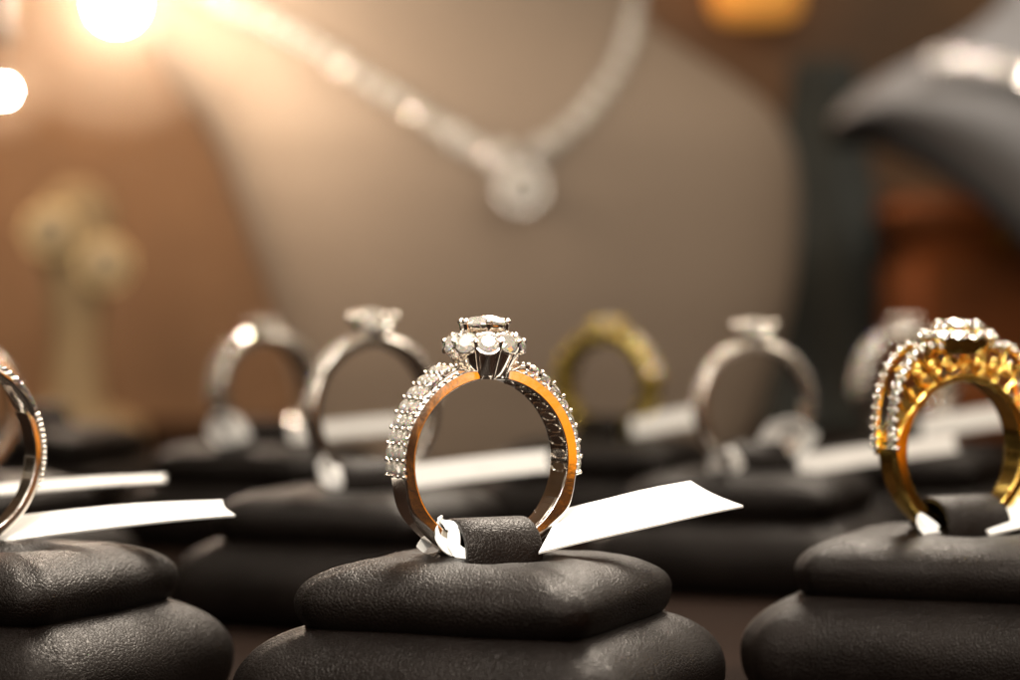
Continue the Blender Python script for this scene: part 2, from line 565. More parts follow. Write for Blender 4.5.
# ------------------------------------------------------------------ halo ring in focus
def halo_ring(name, label, loc, rz):
    root = thing(name, label, 'ring', loc, rz, 'rings on the display pads')
    ri, zc = 8.5, 10.3
    HW = 2.1

    def tf(d):
        if d < 18:
            return lerp(0.6, 1.2, smooth01(d / 18))
        if d < 100:
            return 1.2
        return lerp(1.2, 1.7, smooth01((d - 100) / 25))

    def wf(d):
        return lerp(3.5, 4.2, smooth01((d - 3) / 8)) if d < 40 else lerp(4.2, 3.3, smooth01((d - 70) / 90))

    def ff(d):
        return lerp(0.12, 0.75, smooth01((d - 112) / 25))
    b = band(root, M_BAND, ri, tf, wf, ff, zc, 180)
    # pierced openings on the inner face, behind the stones
    for side in (-1, 1):
        for k in range(9):
            th = R(22 + k * 9.2) * side
            bm = bmesh.new()
            p = rp(th, ri - 0.015, 0, zc)
            m = frame_at(p, Vector((-math.sin(th), 0, -math.cos(th))))
            rings = []
            for q, (f, z) in enumerate(((1.0, 0.0), (1.22, 0.10), (1.35, 0.0))):
                rings.append([m @ Vector((1.35 * f * math.cos(2 * PI * j / 16), 0.42 * f * math.sin(2 * PI * j / 16), z)) for j in range(16)])
            loft(bm, rings, True, False, False)
            v = [bm.verts.new(m @ Vector((1.35 * math.cos(2 * PI * j / 16), 0.42 * math.sin(2 * PI * j / 16), 0.004))) for j in range(16)]
            bm.faces.new(v)
            link_mesh('gallery_opening', bm, M_WHITE, root, 40)
    # milled ridges low on the inner face
    bm = bmesh.new()
    for k in range(26):
        th = R(118 + k * 1.45)
        tube(bm, [rp(th, ri - 0.02, y, zc) for y in (-1.35, -0.7, 0, 0.7, 1.35)], 0.07, 6)
    link_mesh('milled_edge', bm, M_WHITE, root, 60)
    # three rows of stones on each shoulder
    ths = [27 + 9.4 * i for i in range(8)]
    rf = lambda d: ri + 1.38 + 0.75 * (1 - smooth01((d - 18) / 58))
    for side in (-1, 1):
        bm = bmesh.new()
        rings = []
        for i in range(49):
            d = lerp(14, 98, i / 48)
            rings.append([rp(R(d) * side, r, y, zc) for r, y in profile(ri + 0.8, (rf(d) - ri - 0.88) * lerp(0.3, 1, smooth01((d - 14) / 7)), 3.8, 0.55)])
        loft(bm, rings)
        link_mesh('stone_seat', bm, M_WHITE, root, 40)
    shoulder_stones(root, M_WHITE, zc, rf, ths, (-1.5, 0.0, 1.5), (0.72, 0.78, 0.72), 0.23)
    for side in (-1, 1):
        # scalloped edge with small grains along both rims of the row
        bm = bmesh.new()
        for e in (-1, 1):
            for k in range(17):
                th = R(23 + 4.7 * k) * side
                ball(bm, rp(th, ri + 1.25, e * 2.0, zc), 0.24, (1, 0.9, 1), 8, 6)
        link_mesh('beaded_edge', bm, M_WHITE, root, 60)
        bm = bmesh.new()
        for k in range(9):
            th = R(22.3 + 9.4 * k) * side
            up = Vector((math.sin(th), 0, math.cos(th)))
            tube(bm, [rp(th, rf(22.3 + 9.4 * k) - 0.1 + h, y, zc) for y, h in ((-2.05, -.15), (-1.1, .08), (0, .12), (1.1, .08), (2.05, -.15))], 0.16, 6)
        link_mesh('cross_bar', bm, M_WHITE, root, 60)
    # head: fluted basket
    n = 10
    z0, z1 = zc + 8.42, zc + 11.3
    bm = bmesh.new()
    rings = []
    for i in range(9):
        t = i / 8
        rr = lerp(2.1, 3.85, t ** 0.85)
        amp = lerp(0.06, 0.38, t)
        rings.append([Vector(((rr + amp * (abs(math.cos(n * 0.5 * a)) - 0.6)) * math.cos(a), (rr + amp * (abs(math.cos(n * 0.5 * a)) - 0.6)) * math.sin(a), lerp(z0, z1, t)))
                      for a in [2 * PI * j / 120 for j in range(120)]])
    loft(bm, rings, True, False, True)
    basket = link_mesh('basket', bm, M_WHITE, root, 50)
    for k in range(n):
        a = 2 * PI * (k + 0.5) / n
        c, s = math.cos(a), math.sin(a)
        bm = bmesh.new()
        tube(bm, [(c * lerp(2.12, 4.05, t), s * lerp(2.12, 4.05, t), lerp(z0, z1 + 0.9, t)) for t in (0, .25, .5, .75, 1)], lambda t: lerp(0.16, 0.3, t), 8)
        ball(bm, (c * 4.07, s * 4.07, z1 + 0.95), 0.32)
        link_mesh('basket_wire', bm, M_WHITE, root, 60)
    for k in range(n):
        a = 2 * PI * k / n
        c, s = math.cos(a), math.sin(a)
        m = frame_at((c * 3.5, s * 3.5, z1 + 0.8), (c * 0.82, s * 0.82, 0.57))
        bm = bmesh.new()
        cup(bm, m, 1.2, 1.4)
        cp = link_mesh('halo_cup', bm, M_WHITE, root, 40)
        stone('halo_stone', 1.2, m @ Matrix.Translation((0, 0, 0.1)), root)
    for k in range(n):
        a = 2 * PI * (k + 0.5) / n
        c, s = math.cos(a), math.sin(a)
        bm = bmesh.new()
        ball(bm, (c * 3.25, s * 3.25, z1 + 1.55), 0.33)
        link_mesh('halo_grain', bm, M_WHITE, root, 60)
    # centre stone on its collar
    zt = zc + 13.95
    bm = bmesh.new()
    cup(bm, Matrix.Translation((0, 0, zt - 0.15)), 2.25, 1.6, 0.12, 32)
    link_mesh('centre_collar', bm, M_WHITE, root, 40)
    stone('centre_stone', 2.5, Matrix.Translation((0, 0, zt)), root)
    for k in range(6):
        a = 2 * PI * (k + 0.28) / 6
        c, s = math.cos(a), math.sin(a)
        prong(root, M_WHITE, (c * 2.0, s * 2.0, z1 + 0.6), (c * 2.5, s * 2.5, zt + 0.32), 0.26, 0.32, 0.40)
    return root


# ------------------------------------------------------------------ yellow gold ring with an openwork gallery
def gallery_ring(name, label, loc, rz):
    root = thing(name, label, 'ring', loc, rz, 'rings on the display pads')
    ri, zc = 7.9, 9.6
    band(root, M_GOLD, ri, lambda d: lerp(0.8, 1.75, smooth01((d - 50) / 40)), lambda d: lerp(3.5, 2.7, smooth01((d - 80) / 80)),
         lambda d: lerp(0.2, 0.7, smooth01((d - 70) / 40)), zc, 150)

    def rout(d):
        r = 11.9 / math.cos(R(d)) if d < 26 else lerp(13.2, 9.9, smooth01((d - 26) / 64) ** 0.85)
        return r
    for e in (-1, 1):
        bm = bmesh.new()
        rings = []
        for i in range(81):
            d = -92 + 184 * i / 80
            th = R(d)
            ro = rout(abs(d))
            rings.append([rp(th, ro - 0.5, e * 1.6 - 0.22, zc), rp(th, ro - 0.5, e * 1.6 + 0.22, zc), rp(th, ro, e * 1.6 + 0.3, zc), rp(th, ro, e * 1.6 - 0.3, zc)])
        loft(bm, rings)
        link_mesh('gallery_rail', bm, M_GOLD, root, 30)
        # scrolls and leaves between rail and band
        bm = bmesh.new()
        for s in (-1, 1):
            for cx, rr, sg in ((2.1, 0.95, 1), (4.3, 1.05, -1), (6.2, 0.8, 1)):
                zz = zc + (ri + rout(math.degrees(math.atan2(cx, 10.0))) - 0.6) / 2 * math.cos(math.atan2(cx, 10.0)) + 0.15
                pts = []
                for k in range(22):
                    a = sg * k / 21 * 3.6 * PI
                    q = rr * (1 - 0.72 * k / 21)
                    pts.append((s * (cx + q * math.cos(a)), e * 1.6, zz + q * math.sin(a)))
                tube(bm, pts, lambda t: lerp(0.30, 0.18, t), 7)
                ball(bm, (s * cx, e * 1.6, zz), 0.3)
            for dd in (12, 26, 38, 50):
                th = R(dd) * s
                r1 = rout(dd) - 0.5
                tube(bm, [rp(th, ri + 0.5, e * 1.6, zc), rp(th + 0.05 * s, (ri + r1) / 2, e * 1.6, zc), rp(th, r1, e * 1.6, zc)], 0.22, 6)
        ball(bm, (0, e * 1.6, zc + ri + 1.6), 0.6, (1.2, 0.6, 0.8))
        link_mesh('scrollwork', bm, M_GOLD, root, 60)
    # rows of stones on the two rails
    for e in (-1, 1):
        for i in range(30):
            d = -84 + 168 * i / 29
            th = R(d)
            stone('side_stone', 0.56, frame_at(rp(th, rout(abs(d)) + 0.12, e * 1.6, zc), (math.sin(th), e * 0.25, math.cos(th))), root)
        bm = bmesh.new()
        for i in range(31):
            d = -87 + 174 * i / 30
            for yy, dr in ((-0.48, 0.12), (0.48, 0.12), (e * 0.52, -0.28)):
                ball(bm, rp(R(d), rout(abs(d)) + dr, e * 1.6 + yy, zc), 0.27, (1, 1, 1), 8, 6)
        link_mesh('grain_setting', bm, M_WHITE, root, 60)
    bm = bmesh.new()
    rings = []
    for r_, z_ in ((3.2, 10.9), (4.3, 12.5), (4.3, 13.05), (3.0, 13.4), (2.6, 14.0)):
        rings.append([(r_ * math.cos(2 * PI * k / 32), r_ * 0.9 * math.sin(2 * PI * k / 32), zc + z_) for k in range(32)])
    loft(bm, rings)
    link_mesh('crown_plate', bm, M_GOLD, root, 35)
    bm = bmesh.new()
    for n, rr, zz, rs in ((14, 4.0, 13.0, 0.9), (8, 2.4, 14.15, 0.95), (1, 0.0, 14.35, 1.35)):
        for k in range(n):
            a = 2 * PI * (k + 0.3) / n
            c, s = math.cos(a) * rr, math.sin(a) * rr
            t = 0.0 if rr == 0 else 0.45
            stone('crown_stone', rs, frame_at((c, s * 0.92, zc + zz), (math.cos(a) * t, math.sin(a) * t, 1)), root)
            a2 = a + PI / n
            if rr:
                ball(bm, (math.cos(a2) * rr, math.sin(a2) * rr * 0.92, zc + zz + 0.25), 0.34)
    link_mesh('crown_grains', bm, M_WHITE, root, 60)
    return root


# ------------------------------------------------------------------ plainer rings further off
def solitaire_ring(name, label, loc, rz, metal, ri=8.4, wd=2.6, t=1.7, n_side=6, r_side=0.8, r_st=2.9, lift=2.2, halo=0, rows=1, lobes=0):
    root = thing(name, label, 'ring', loc, rz, 'rings on the display pads')
    zc = ri + t
    band(root, metal, ri, lambda d: t, lambda d: lerp(wd, wd * 0.78, smooth01((d - 60) / 90)), lambda d: 0.45, zc, 96)
    ths = [24 + i * (2 * r_side / (ri + t) * 57.3 * 1.12) for i in range(n_side)]
    if rows == 1:
        ys, rs = (0.0,), (r_side,)
    else:
        ys, rs = (-wd * 0.26, wd * 0.26), (r_side, r_side)
    if n_side:
        shoulder_stones(root, metal, zc, lambda d: ri + t + 0.08, ths, ys, rs, 0.28)
    solitaire_head(root, metal, zc, ri + t, r_st, lift, 6 if not halo else 4, halo)
    return root


def split_ring(name, label, loc, rz, metal):
    """shank splits in two near the head and joins again lower down"""
    root = thing(name, label, 'ring', loc, rz, 'rings on the display pads')
    ri, t = 8.9, 1.15
    zc = ri + t
    bm = bmesh.new()
    rings = []
    n = 90
    for i in range(n + 1):
        th = lerp(R(60), R(300), i / n)
        d = abs(180 - math.degrees(th))
        rings.append([rp(th, r, y, zc) for r, y in profile(ri, t, lerp(2.0, 2.6, smooth01(d / 110)), 0.5)])
    loft(bm, rings)
    link_mesh('band', bm, metal, root, 40)
    for side in (-1, 1):
        for e in (-1, 1):
            bm = bmesh.new()
            pts = []
            for k in range(26):
                d = lerp(66, 2, k / 25)
                u = k / 25
                pts.append(rp(R(d) * side, ri + 0.75 + (0.4 + 1.5 * (e > 0)) * smooth01(u), e * (0.75 + 0.9 * math.sin(PI * u)), zc))
            tube(bm, pts, 0.55, 10)
            link_mesh('split_strand', bm, metal, root, 60)
            for k in range(3, 24, 2):
                p = pts[k]
                c = Vector((0, 0, zc))
                nrm = (p - c)
                nrm.y = 0
                stone('side_stone', 0.62, frame_at(p + nrm.normalized() * 0.55, nrm), root)
        bm = bmesh.new()
        for k in range(14):
            d = 66 + 3.4 * k
            for y in (-1.05, 1.05):
                ball(bm, rp(R(d) * side, ri + t + 0.05, y, zc), lerp(0.40, 0.22, k / 13))
        link_mesh('grain_setting', bm, metal, root, 60)
    solitaire_head(root, metal, zc, ri + t, 2.6, 1.8, 6)
    return root


# ------------------------------------------------------------------ display pads
def cushion_bm(a, z0, z1, crown, corner, slot=None, seed=0):
    # slot: direction (degrees) of a strap whose two ends are tucked into the top
    """padded slab: rounded square plan, bulging sides, mitred corners"""
    bm = bmesh.new()
    n = 128
    plan = []
    h = a / 2
    for j in range(n):
        # walk the rounded square evenly, pillow the sides a touch
        side = j // (n // 4)
        t = (j % (n // 4)) / (n // 4) * 2 - 1
        tt = math.tan(t * PI / 4)
        x, y = h * (1 + 0.035 * (1 - tt * tt)), h * tt
        k = 1.0
        ax, ay = abs(x), abs(y)
        cxx = h - corner
        if ay > cxx:
            # slide onto the corner arc
            ang = math.atan2(y, x)
            ca, sa = math.cos(ang), abs(math.sin(ang))
            b_ = ca * cxx + sa * cxx
            c_ = 2 * cxx * cxx - corner * corner
            rr = b_ + math.sqrt(max(0, b_ * b_ - c_))
            x, y = rr * math.cos(ang), rr * math.sin(ang)
        v = Vector((x, y, 0))
        for _ in range(side):
            v = Vector((-v.y, v.x, 0))
        plan.append(v)
    zm, hh = (z0 + z1) / 2, (z1 - z0) / 2
    prof = []
    for i in range(5):
        prof.append((lerp(0.15, 0.84, i / 4), z0))
    zl = lerp(z0, z1, 0.44)
    for i in range(1, 10):                       # belly
        al = PI / 2 * (1 - i / 9)
        prof.append((0.84 + 0.16 * math.cos(al) ** 0.8 if i < 9 else 1.0, zl - (zl - z0) * math.sin(al)))
    for i in range(1, 19):                       # rolled upper edge running into the top
        al = PI / 2 * i / 19
        prof.append((0.48 + 0.52 * math.cos(al) ** 0.85, zl + (z1 - zl) * math.sin(al)))
    for i in range(26):
        t = i / 25
        prof.append((lerp(0.475, 0.04, t), z1 + crown * math.sin(t * PI / 2) ** 2))
    r2 = random.Random(seed)
    ph = [r2.uniform(0, 6.28) for _ in range(6)]
    rings = []
    for k, z in prof:
        ring = []
        for j, v in enumerate(plan):
            ang = (j / n * 4) % 1.0                  # 0.5 at the mid sides, 0 at the corners
            cd = min(ang, 1 - ang)
            pinch = math.exp(-(cd / 0.022) ** 2) * smooth01((k - 0.45) / 0.4)
            wob = 0.006 * math.sin(3 * j / n * 2 * PI + ph[0]) + 0.005 * math.sin(7 * j / n * 2 * PI + ph[1] + z * 0.3)
            kk = k * (1 + wob * smooth01((k - 0.5) / 0.4)) * (1 - 0.022 * pinch)
            p = Vector((v.x * kk, v.y * kk, z - 0.25 * pinch * (z > zm)))
            if slot is not None and z > zm:
                q = Matrix.Rotation(R(-slot), 3, 'Z') @ Vector((p.x, p.y, 0))
                for e in (-1, 1):
                    p.z -= 0.9 * math.exp(-((q.x / 4.6) ** 4) - ((q.y - e * 5.0) / 1.5) ** 2)
                p.z += 0.35 * math.exp(-((abs(q.x) - 5.5) / 1.6) ** 2 - (q.y / 5.0) ** 2)
                p.z += 0.06 * math.sin(p.x * 0.55 + ph[2]) * math.sin(p.y * 0.48 + ph[3]) + 0.03 * math.sin(p.x * 1.3 + p.y * 0.9 + ph[4])
            ring.append(p)
        rings.append(ring)
    loft(bm, rings, True, False, True)
    return bm


def strap_bm(zb, ring_rz, length=8.0, height=4.5, half=4.3, thick=0.75):
    """leather tongue arching over the bottom of the ring band"""
    bm = bmesh.new()
    rings = []
    n = 26
    for i in range(n + 1):
        a = PI * i / n
        cy, cz = -half * math.cos(a), height * max(0.0, math.sin(a)) ** 0.75
        ny, nz = -math.cos(a) / half, math.sin(a) / height
        L = math.hypot(ny, nz)
        ny, nz = ny / L, nz / L
        wd = length * (1 + 0.05 * math.cos(a))
        ring = []
        for (x, o) in ((-wd / 2, 0.12), (-wd / 2 + 0.15, 0), (-wd / 6, -0.02), (wd / 6, -0.02), (wd / 2 - 0.15, 0), (wd / 2, 0.12)):
            ring.append(Vector((x, cy - ny * o, zb + cz - nz * o)))
        for (x, o) in ((wd / 2, thick - 0.12), (wd / 2 - 0.15, thick), (wd / 6, thick + .02), (-wd / 6, thick + .02), (-wd / 2 + 0.15, thick), (-wd / 2, thick - 0.12)):
            ring.append(Vector((x, cy - ny * o, zb + cz - nz * o)))
        rings.append(ring)
    loft(bm, rings, True, False, True)
    bmesh.ops.rotate(bm, verts=bm.verts, cent=(0, 0, 0), matrix=Matrix.Rotation(R(ring_rz), 3, 'Z'))
    return bm


PAD_ROT = -21.5
ZG = -3.0                                     # the counter lies at this height


def display_pad(label, x, y, ring_rz, rot=PAD_ROT, strap=True, seed=0):
    root = thing('display_pad', label, 'display pad', (x, y, ZG), rot, 'black leather ring pads')
    UP = Matrix.Translation((0, 0, -ZG))
    link_mesh('lower_cushion', cushion_bm(40.5, -3.0, 8.8, 0.3, 3.2, seed=seed), M_LEATHER, root, 180, UP)
    link_mesh('upper_cushion', cushion_bm(31.0, 7.7, 14.6, 0.5, 2.4, slot=ring_rz - rot, seed=seed + 50), M_LEATHER, root, 180, UP)
    if strap:
        link_mesh('strap', strap_bm(14.1, ring_rz - rot), M_LEATHER, root, 50, UP)
    return root


# ------------------------------------------------------------------ price tags
def paper_tag(label, corners, bend, tie=None, group='paper tags on the rings', fold=None):
    """four corners (near-start, near-end, far-end, far-start) of a bent paper strip; tie: points of the string"""
    a, b, c, d = [Vector(p) for p in corners]
    base = a.copy()
    root = thing('price_tag', label, 'tag', base, 0, group)
    bm = bmesh.new()
    nu, nv = 24, 6
    nrm = (b - a).cross(d - a).normalized()
    top, bot = [], []
    for i in range(nu + 1):
        u = i / nu
        rowt, rowb = [], []
        for j in range(nv + 1):
            v = j / nv
            p = a.lerp(b, u).lerp(d.lerp(c, u), v) - base
            p -= (b - a).normalized() * 0.4 * math.sin(PI * v) * u ** 8
            p += nrm * (bend * math.sin(PI * u) + 0.04 * math.sin(9 * u + 2 * v))
            rowt.append(bm.verts.new(p + nrm * 0.12))
            rowb.append(bm.verts.new(p - nrm * 0.12))
        top.append(rowt)
        bot.append(rowb)
    F = bm.faces.new
    for i in range(nu):
        for j in range(nv):
            F((top[i][j], top[i + 1][j], top[i + 1][j + 1], top[i][j + 1]))
            F((bot[i][j], bot[i][j + 1], bot[i + 1][j + 1], bot[i + 1][j]))
        F((top[i][0], bot[i][0], bot[i + 1][0], top[i + 1][0]))
        F((top[i][nv], top[i + 1][nv], bot[i + 1][nv], bot[i][nv]))
    for j in range(nv):
        F((top[0][j], top[0][j + 1], bot[0][j + 1], bot[0][j]))
        F((top[nu][j], bot[nu][j], bot[nu][j + 1], top[nu][j + 1]))
    link_mesh('paper_strip', bm, M_PAPER, root, 40)
    if tie:
        bm = bmesh.new()
        for path, w0, tw in tie:
            pts = [Vector(p) - base for p in path]
            # twisted ribbon
            ns = 28
            rings = []
            for i in range(ns + 1):
                f = i / ns * (len(pts) - 1)
                k = min(int(f), len(pts) - 2)
                g = f - k
                p0 = pts[max(k - 1, 0)]; p1 = pts[k]; p2 = pts[k + 1]; p3 = pts[min(k + 2, len(pts) - 1)]
                p = 0.5 * ((2 * p1) + (-p0 + p2) * g + (2 * p0 - 5 * p1 + 4 * p2 - p3) * g * g + (-p0 + 3 * p1 - 3 * p2 + p3) * g ** 3)
                tg = (p2 - p1).normalized()
                an = tw[0] + (tw[1] - tw[0]) * i / ns
                e1 = tg.cross(Vector((0.1, 1, 0.05))).normalized()
                e2 = tg.cross(e1)
                ax = e1 * math.cos(an) + e2 * math.sin(an)
                nz = tg.cross(ax)
                hw = w0 * (0.65 + 0.35 * math.sin(PI * i / ns)) / 2
                rings.append([p - ax * hw + nz * 0.1, p + nz * 0.16, p + ax * hw + nz * 0.1, p + ax * hw - nz * 0.1, p - nz * 0.04, p - ax * hw - nz * 0.1])
            loft(bm, rings)
        link_mesh('tie_loop', bm, M_PAPER, root, 60)
    return root


# ================================================================== SETTING
bm = bmesh.new()
bmesh.ops.create_grid(bm, x_segments=2, y_segments=2, size=900, matrix=Matrix.Translation((0, 300, -3.0)))
o = link_mesh('counter', bm, M_TABLE)
o['kind'] = 'structure'
bm = bmesh.new()
bmesh.ops.create_cube(bm, size=1, matrix=Matrix.Translation((0, 640, 300)) @ Matrix.Diagonal((1800, 12, 606, 1)))
o = link_mesh('back_wall', bm, M_WALL)
o['kind'] = 'structure'

# ------------------------------------------------------------------ large bust with the stone necklace
BY = 430


def bust_sections():
    # z, left x, right x, front bulge
    return [(-3, -50, 58, 30), (6, -52, 62, 33), (22, -56, 67, 38), (40, -61.3, 71.5, 42), (60, -68, 73, 44), (72, -72.5, 72.3, 44),
            (80, -76.5, 70, 43), (88, -81, 64.5, 40), (95, -86, 55, 37), (102, -91, 44, 33), (107, -93, 36.5, 31),
            (113, -94, 33, 29), (122, -88, 31, 27), (132, -72, 30, 25), (150, -58, 30, 24), (158, -54, 28, 22)]


def bust_mesh():
    secs = bust_sections()
    bm = bmesh.new()
    rings = []
    zs = [secs[0][0] + (secs[-1][0] - secs[0][0]) * i / 64 for i in range(65)]
    for z in zs:
        for k in range(len(secs) - 1):
            if secs[k][0] <= z <= secs[k + 1][0] + 1e-6:
                t = (z - secs[k][0]) / (secs[k + 1][0] - secs[k][0])
                p0, p1, p2, p3 = secs[max(k - 1, 0)], secs[k], secs[k + 1], secs[min(k + 2, len(secs) - 1)]
                cr = lambda i: 0.5 * (2 * p1[i] + (p2[i] - p0[i]) * t + (2 * p0[i] - 5 * p1[i] + 4 * p2[i] - p3[i]) * t * t + (3 * p1[i] - p0[i] - 3 * p2[i] + p3[i]) * t ** 3)
                xl, xr, d = cr(1), cr(2), cr(3)
                break
        xm, hw = (xl + xr) / 2, (xr - xl) / 2
        ring = []
        for j in range(72):
            a = 2 * PI * j / 72
            c, s = math.cos(a), math.sin(a)
            y = -d * abs(s) ** 0.9 if s < 0 else 20 * abs(s) ** 0.7
            ring.append(Vector((xm + hw * math.copysign(abs(c) ** 0.9, c), y, z)))
        rings.append(ring)
    loft(bm, rings, True, False, True)
    return bm


bust = thing('jewellery_bust', 'large beige fabric display bust wearing the necklace, behind the rings', 'bust', (0, BY, -3))
bm = bust_mesh()
bm.normal_update()
bvh = BVHTree.FromBMesh(bm)
link_mesh('torso', bm, M_BUST, bust, 180, Matrix.Translation((0, 0, 3)))


def catmull(pts, n):
    out = []
    for i in range(n):
        f = i / (n - 1) * (len(pts) - 1)
        k = min(int(f), len(pts) - 2)
        g = f - k
        p0, p1, p2, p3 = pts[max(k - 1, 0)], pts[k], pts[k + 1], pts[min(k + 2, len(pts) - 1)]
        out.append(0.5 * ((2 * p1) + (-p0 + p2) * g + (2 * p0 - 5 * p1 + 4 * p2 - p3) * g * g + (-p0 + 3 * p1 - 3 * p2 + p3) * g ** 3))
    return out


neck = thing('necklace', 'necklace of round clear stones with one big pendant, on the large beige bust', 'necklace', (2, BY - 45, 70))
NO = Vector((2, BY - 45, 70))


def on_bust(x, z):
    hit, nrm, _, _ = bvh.ray_cast(Vector((x, -200, z)), Vector((0, 1, 0)))
    if hit is None:
        return None, None
    return hit + Vector((0, BY, 0)), (nrm if nrm.y < 0 else -nrm)


_link_me = None
for path in ([(-78, 116), (-71, 111.5), (-53, 102.5), (-33.5, 90), (-14.5, 78), (-3.5, 71.5)],
             [(8, 74), (18.5, 83.5), (26, 95), (29.5, 107), (30, 118), (28.5, 130)]):
    P = catmull([Vector((x, 0, z)) for x, z in path], 400)
    acc, last = 99, None
    for q in P:
        p, nrm = on_bust(q.x, q.z)
        if p is None:
            continue
        if last is not None and (p - last).length < 5.2:
            continue
        last = p
        m = frame_at(p + nrm * 2.0 - NO, nrm, (0.3, 0, 1))
        if _link_me is None:
            bm = bmesh.new()
            cup(bm, Matrix.Identity(4), 2.35, 1.8, 0.2)
            for k in range(4):
                a = PI / 4 + PI / 2 * k
                ball(bm, (2.45 * math.cos(a), 2.45 * math.sin(a), 0.35), 0.5)
            lo = link_mesh('link', bm, M_SILVER, neck, 50, m)
            _link_me = lo.data
        else:
            lo = link_data('link', _link_me, neck, m)
        tilt = Matrix.Rotation(rnd.uniform(-0.22, 0.22), 4, 'X') @ Matrix.Rotation(rnd.uniform(-0.22, 0.22), 4, 'Y')
        stone('stone', 2.35, Matrix.Translation((0, 0, 0.1)) @ tilt, lo, material=M_BRIGHT_STONE)
# pendant: big stone with a small one above
p, nrm = on_bust(2.6, 65.0)
m = frame_at(p + nrm * 4.6 - NO, (0.12, -1, 0.02), (0, 0, 1))
bm = bmesh.new()
cup(bm, Matrix.Identity(4), 5.2, 3.8, 0.4, 32)
for k in range(8):
    a = PI / 4 * k
    ball(bm, (5.3 * math.cos(a), 5.3 * math.sin(a), 0.7), 0.9)
pen = link_mesh('pendant', bm, M_SILVER, neck, 50, m)
stone('pendant_stone', 5.2, Matrix.Translation((0, 0, 0.15)) @ Matrix.Rotation(0.05, 4, 'X'), pen, material=M_BRIGHT_STONE)
for xx, zz in ((7.2, 74.2), (-1.2, 73.2)):
    p, nrm = on_bust(xx, zz)
    m = frame_at(p + nrm * 2.4 - NO, (-0.1, -1, -0.08), (0, 0, 1))
    bm = bmesh.new()
    cup(bm, Matrix.Identity(4), 2.6, 2.0, 0.25, 24)
    b2 = link_mesh('pendant_bail', bm, M_SILVER, neck, 50, m)
    stone('bail_stone', 2.6, Matrix.Translation((0, 0, 0.1)), b2, material=M_BRIGHT_STONE)

# ------------------------------------------------------------------ second bust at the right edge
b2r = thing('jewellery_bust', 'grey shell-shaped display bust with black rim, cut off by the right edge', 'bust', (150, 520, 0))
O2 = Vector((150, 520, 0))
lowp = [(92, 86), (100, 86.5), (110, 83.5), (124, 75.5), (138, 64), (150, 52), (168, 38), (190, 34), (215, 40), (235, 56), (246, 76)]
upp = [(92, 89), (97, 95), (106, 101), (116, 106), (128, 112), (137, 120), (142, 132), (150, 140), (178, 140), (190, 124), (246, 84)]


def shell_rows(off, shrink=0.0):
    lo = catmull([Vector((x, 0, z)) for x, z in lowp], 60)
    up = catmull([Vector((x, 0, z)) for x, z in upp], 60)
    rows = []
    for l, u in zip(lo, up):
        row = []
        for j in range(15):
            t = lerp(shrink, 1 - shrink, j / 14)
            q = l.lerp(u, t)
            uu = (q.x - 168) / 80
            y = -26 * (1 - uu * uu) - 10 * math.sin(PI * t) + off
            row.append(Vector((q.x, y + 520, q.z)) - O2)
        rows.append(row)
    return rows


def slab(bm, fr, bk):
    A = [[bm.verts.new(p) for p in r] for r in fr]
    B = [[bm.verts.new(p) for p in r] for r in bk]
    nu, nv = len(A), len(A[0])
    for i in range(nu - 1):
        for j in range(nv - 1):
            bm.faces.new((A[i][j], A[i + 1][j], A[i + 1][j + 1], A[i][j + 1]))
            bm.faces.new((B[i][j], B[i][j + 1], B[i + 1][j + 1], B[i + 1][j]))
        bm.faces.new((A[i][0], B[i][0], B[i + 1][0], A[i + 1][0]))
        bm.faces.new((A[i][-1], A[i + 1][-1], B[i + 1][-1], B[i][-1]))
    for j in range(nv - 1):
        bm.faces.new((A[0][j], A[0][j + 1], B[0][j + 1], B[0][j]))
        bm.faces.new((A[-1][j], B[-1][j], B[-1][j + 1], A[-1][j + 1]))


bm = bmesh.new()
slab(bm, shell_rows(0), shell_rows(7))
link_mesh('shell', bm, M_BUST2, b2r, 60)
bm = bmesh.new()
rr = shell_rows(3.5)
tube(bm, [r[0] + Vector((0, 0, -2.2)) for r in rr], 3.2, 10)
link_mesh('rim', bm, M_BLACK, b2r, 60)
bm = bmesh.new()
bmesh.ops.create_cube(bm, size=1, matrix=Matrix.Translation((28, 6, 23.5)) @ Matrix.Diagonal((34, 14, 53, 1)))
bmesh.ops.bevel(bm, geom=bm.edges[:], offset=2, segments=2, affect='EDGES')
link_mesh('foot', bm, M_BLACK, b2r, 40)
neck2 = thing('necklace', 'strand of clear stones on the grey bust at the right edge', 'necklace', (150, 485, 98))
N2 = Vector((150, 485, 98))
for q in catmull([Vector((118, 0, 104)), Vector((128, 0, 103)), Vector((140, 0, 99.5)), Vector((152, 0, 95)), Vector((166, 0, 91)), Vector((182, 0, 95))], 17):
    uu = (q.x - 168) / 80
    y = 520 - 26 * (1 - uu * uu) - 10 * math.sin(PI * min(1, max(0, (q.z - 55) / 75))) - 2.2
    m = frame_at(Vector((q.x, y, q.z)) - N2, (-0.15 + rnd.uniform(-.2, .2), -1, 0.35 + rnd.uniform(-.2, .2)), (0, 0, 1))
    lo = link_data('link', _link_me, neck2, m)
    stone('stone', 2.35, Matrix.Translation((0, 0, 0.1)), lo, material=M_BRIGHT_STONE)


def rounded_box(name, loc, size, material, parent=None, bev=2.0, rz=0):
    bm = bmesh.new()
    bmesh.ops.create_cube(bm, size=1, matrix=Matrix.Translation((0, 0, size[2] / 2)) @ Matrix.Diagonal((*size, 1)))
    bmesh.ops.bevel(bm, geom=bm.edges[:], offset=bev, segments=3, affect='EDGES')
    m = Matrix.Translation(Vector(loc)) @ Matrix.Rotation(R(rz), 4, 'Z')
    return link_mesh(name, bm, material, parent, 40, m)


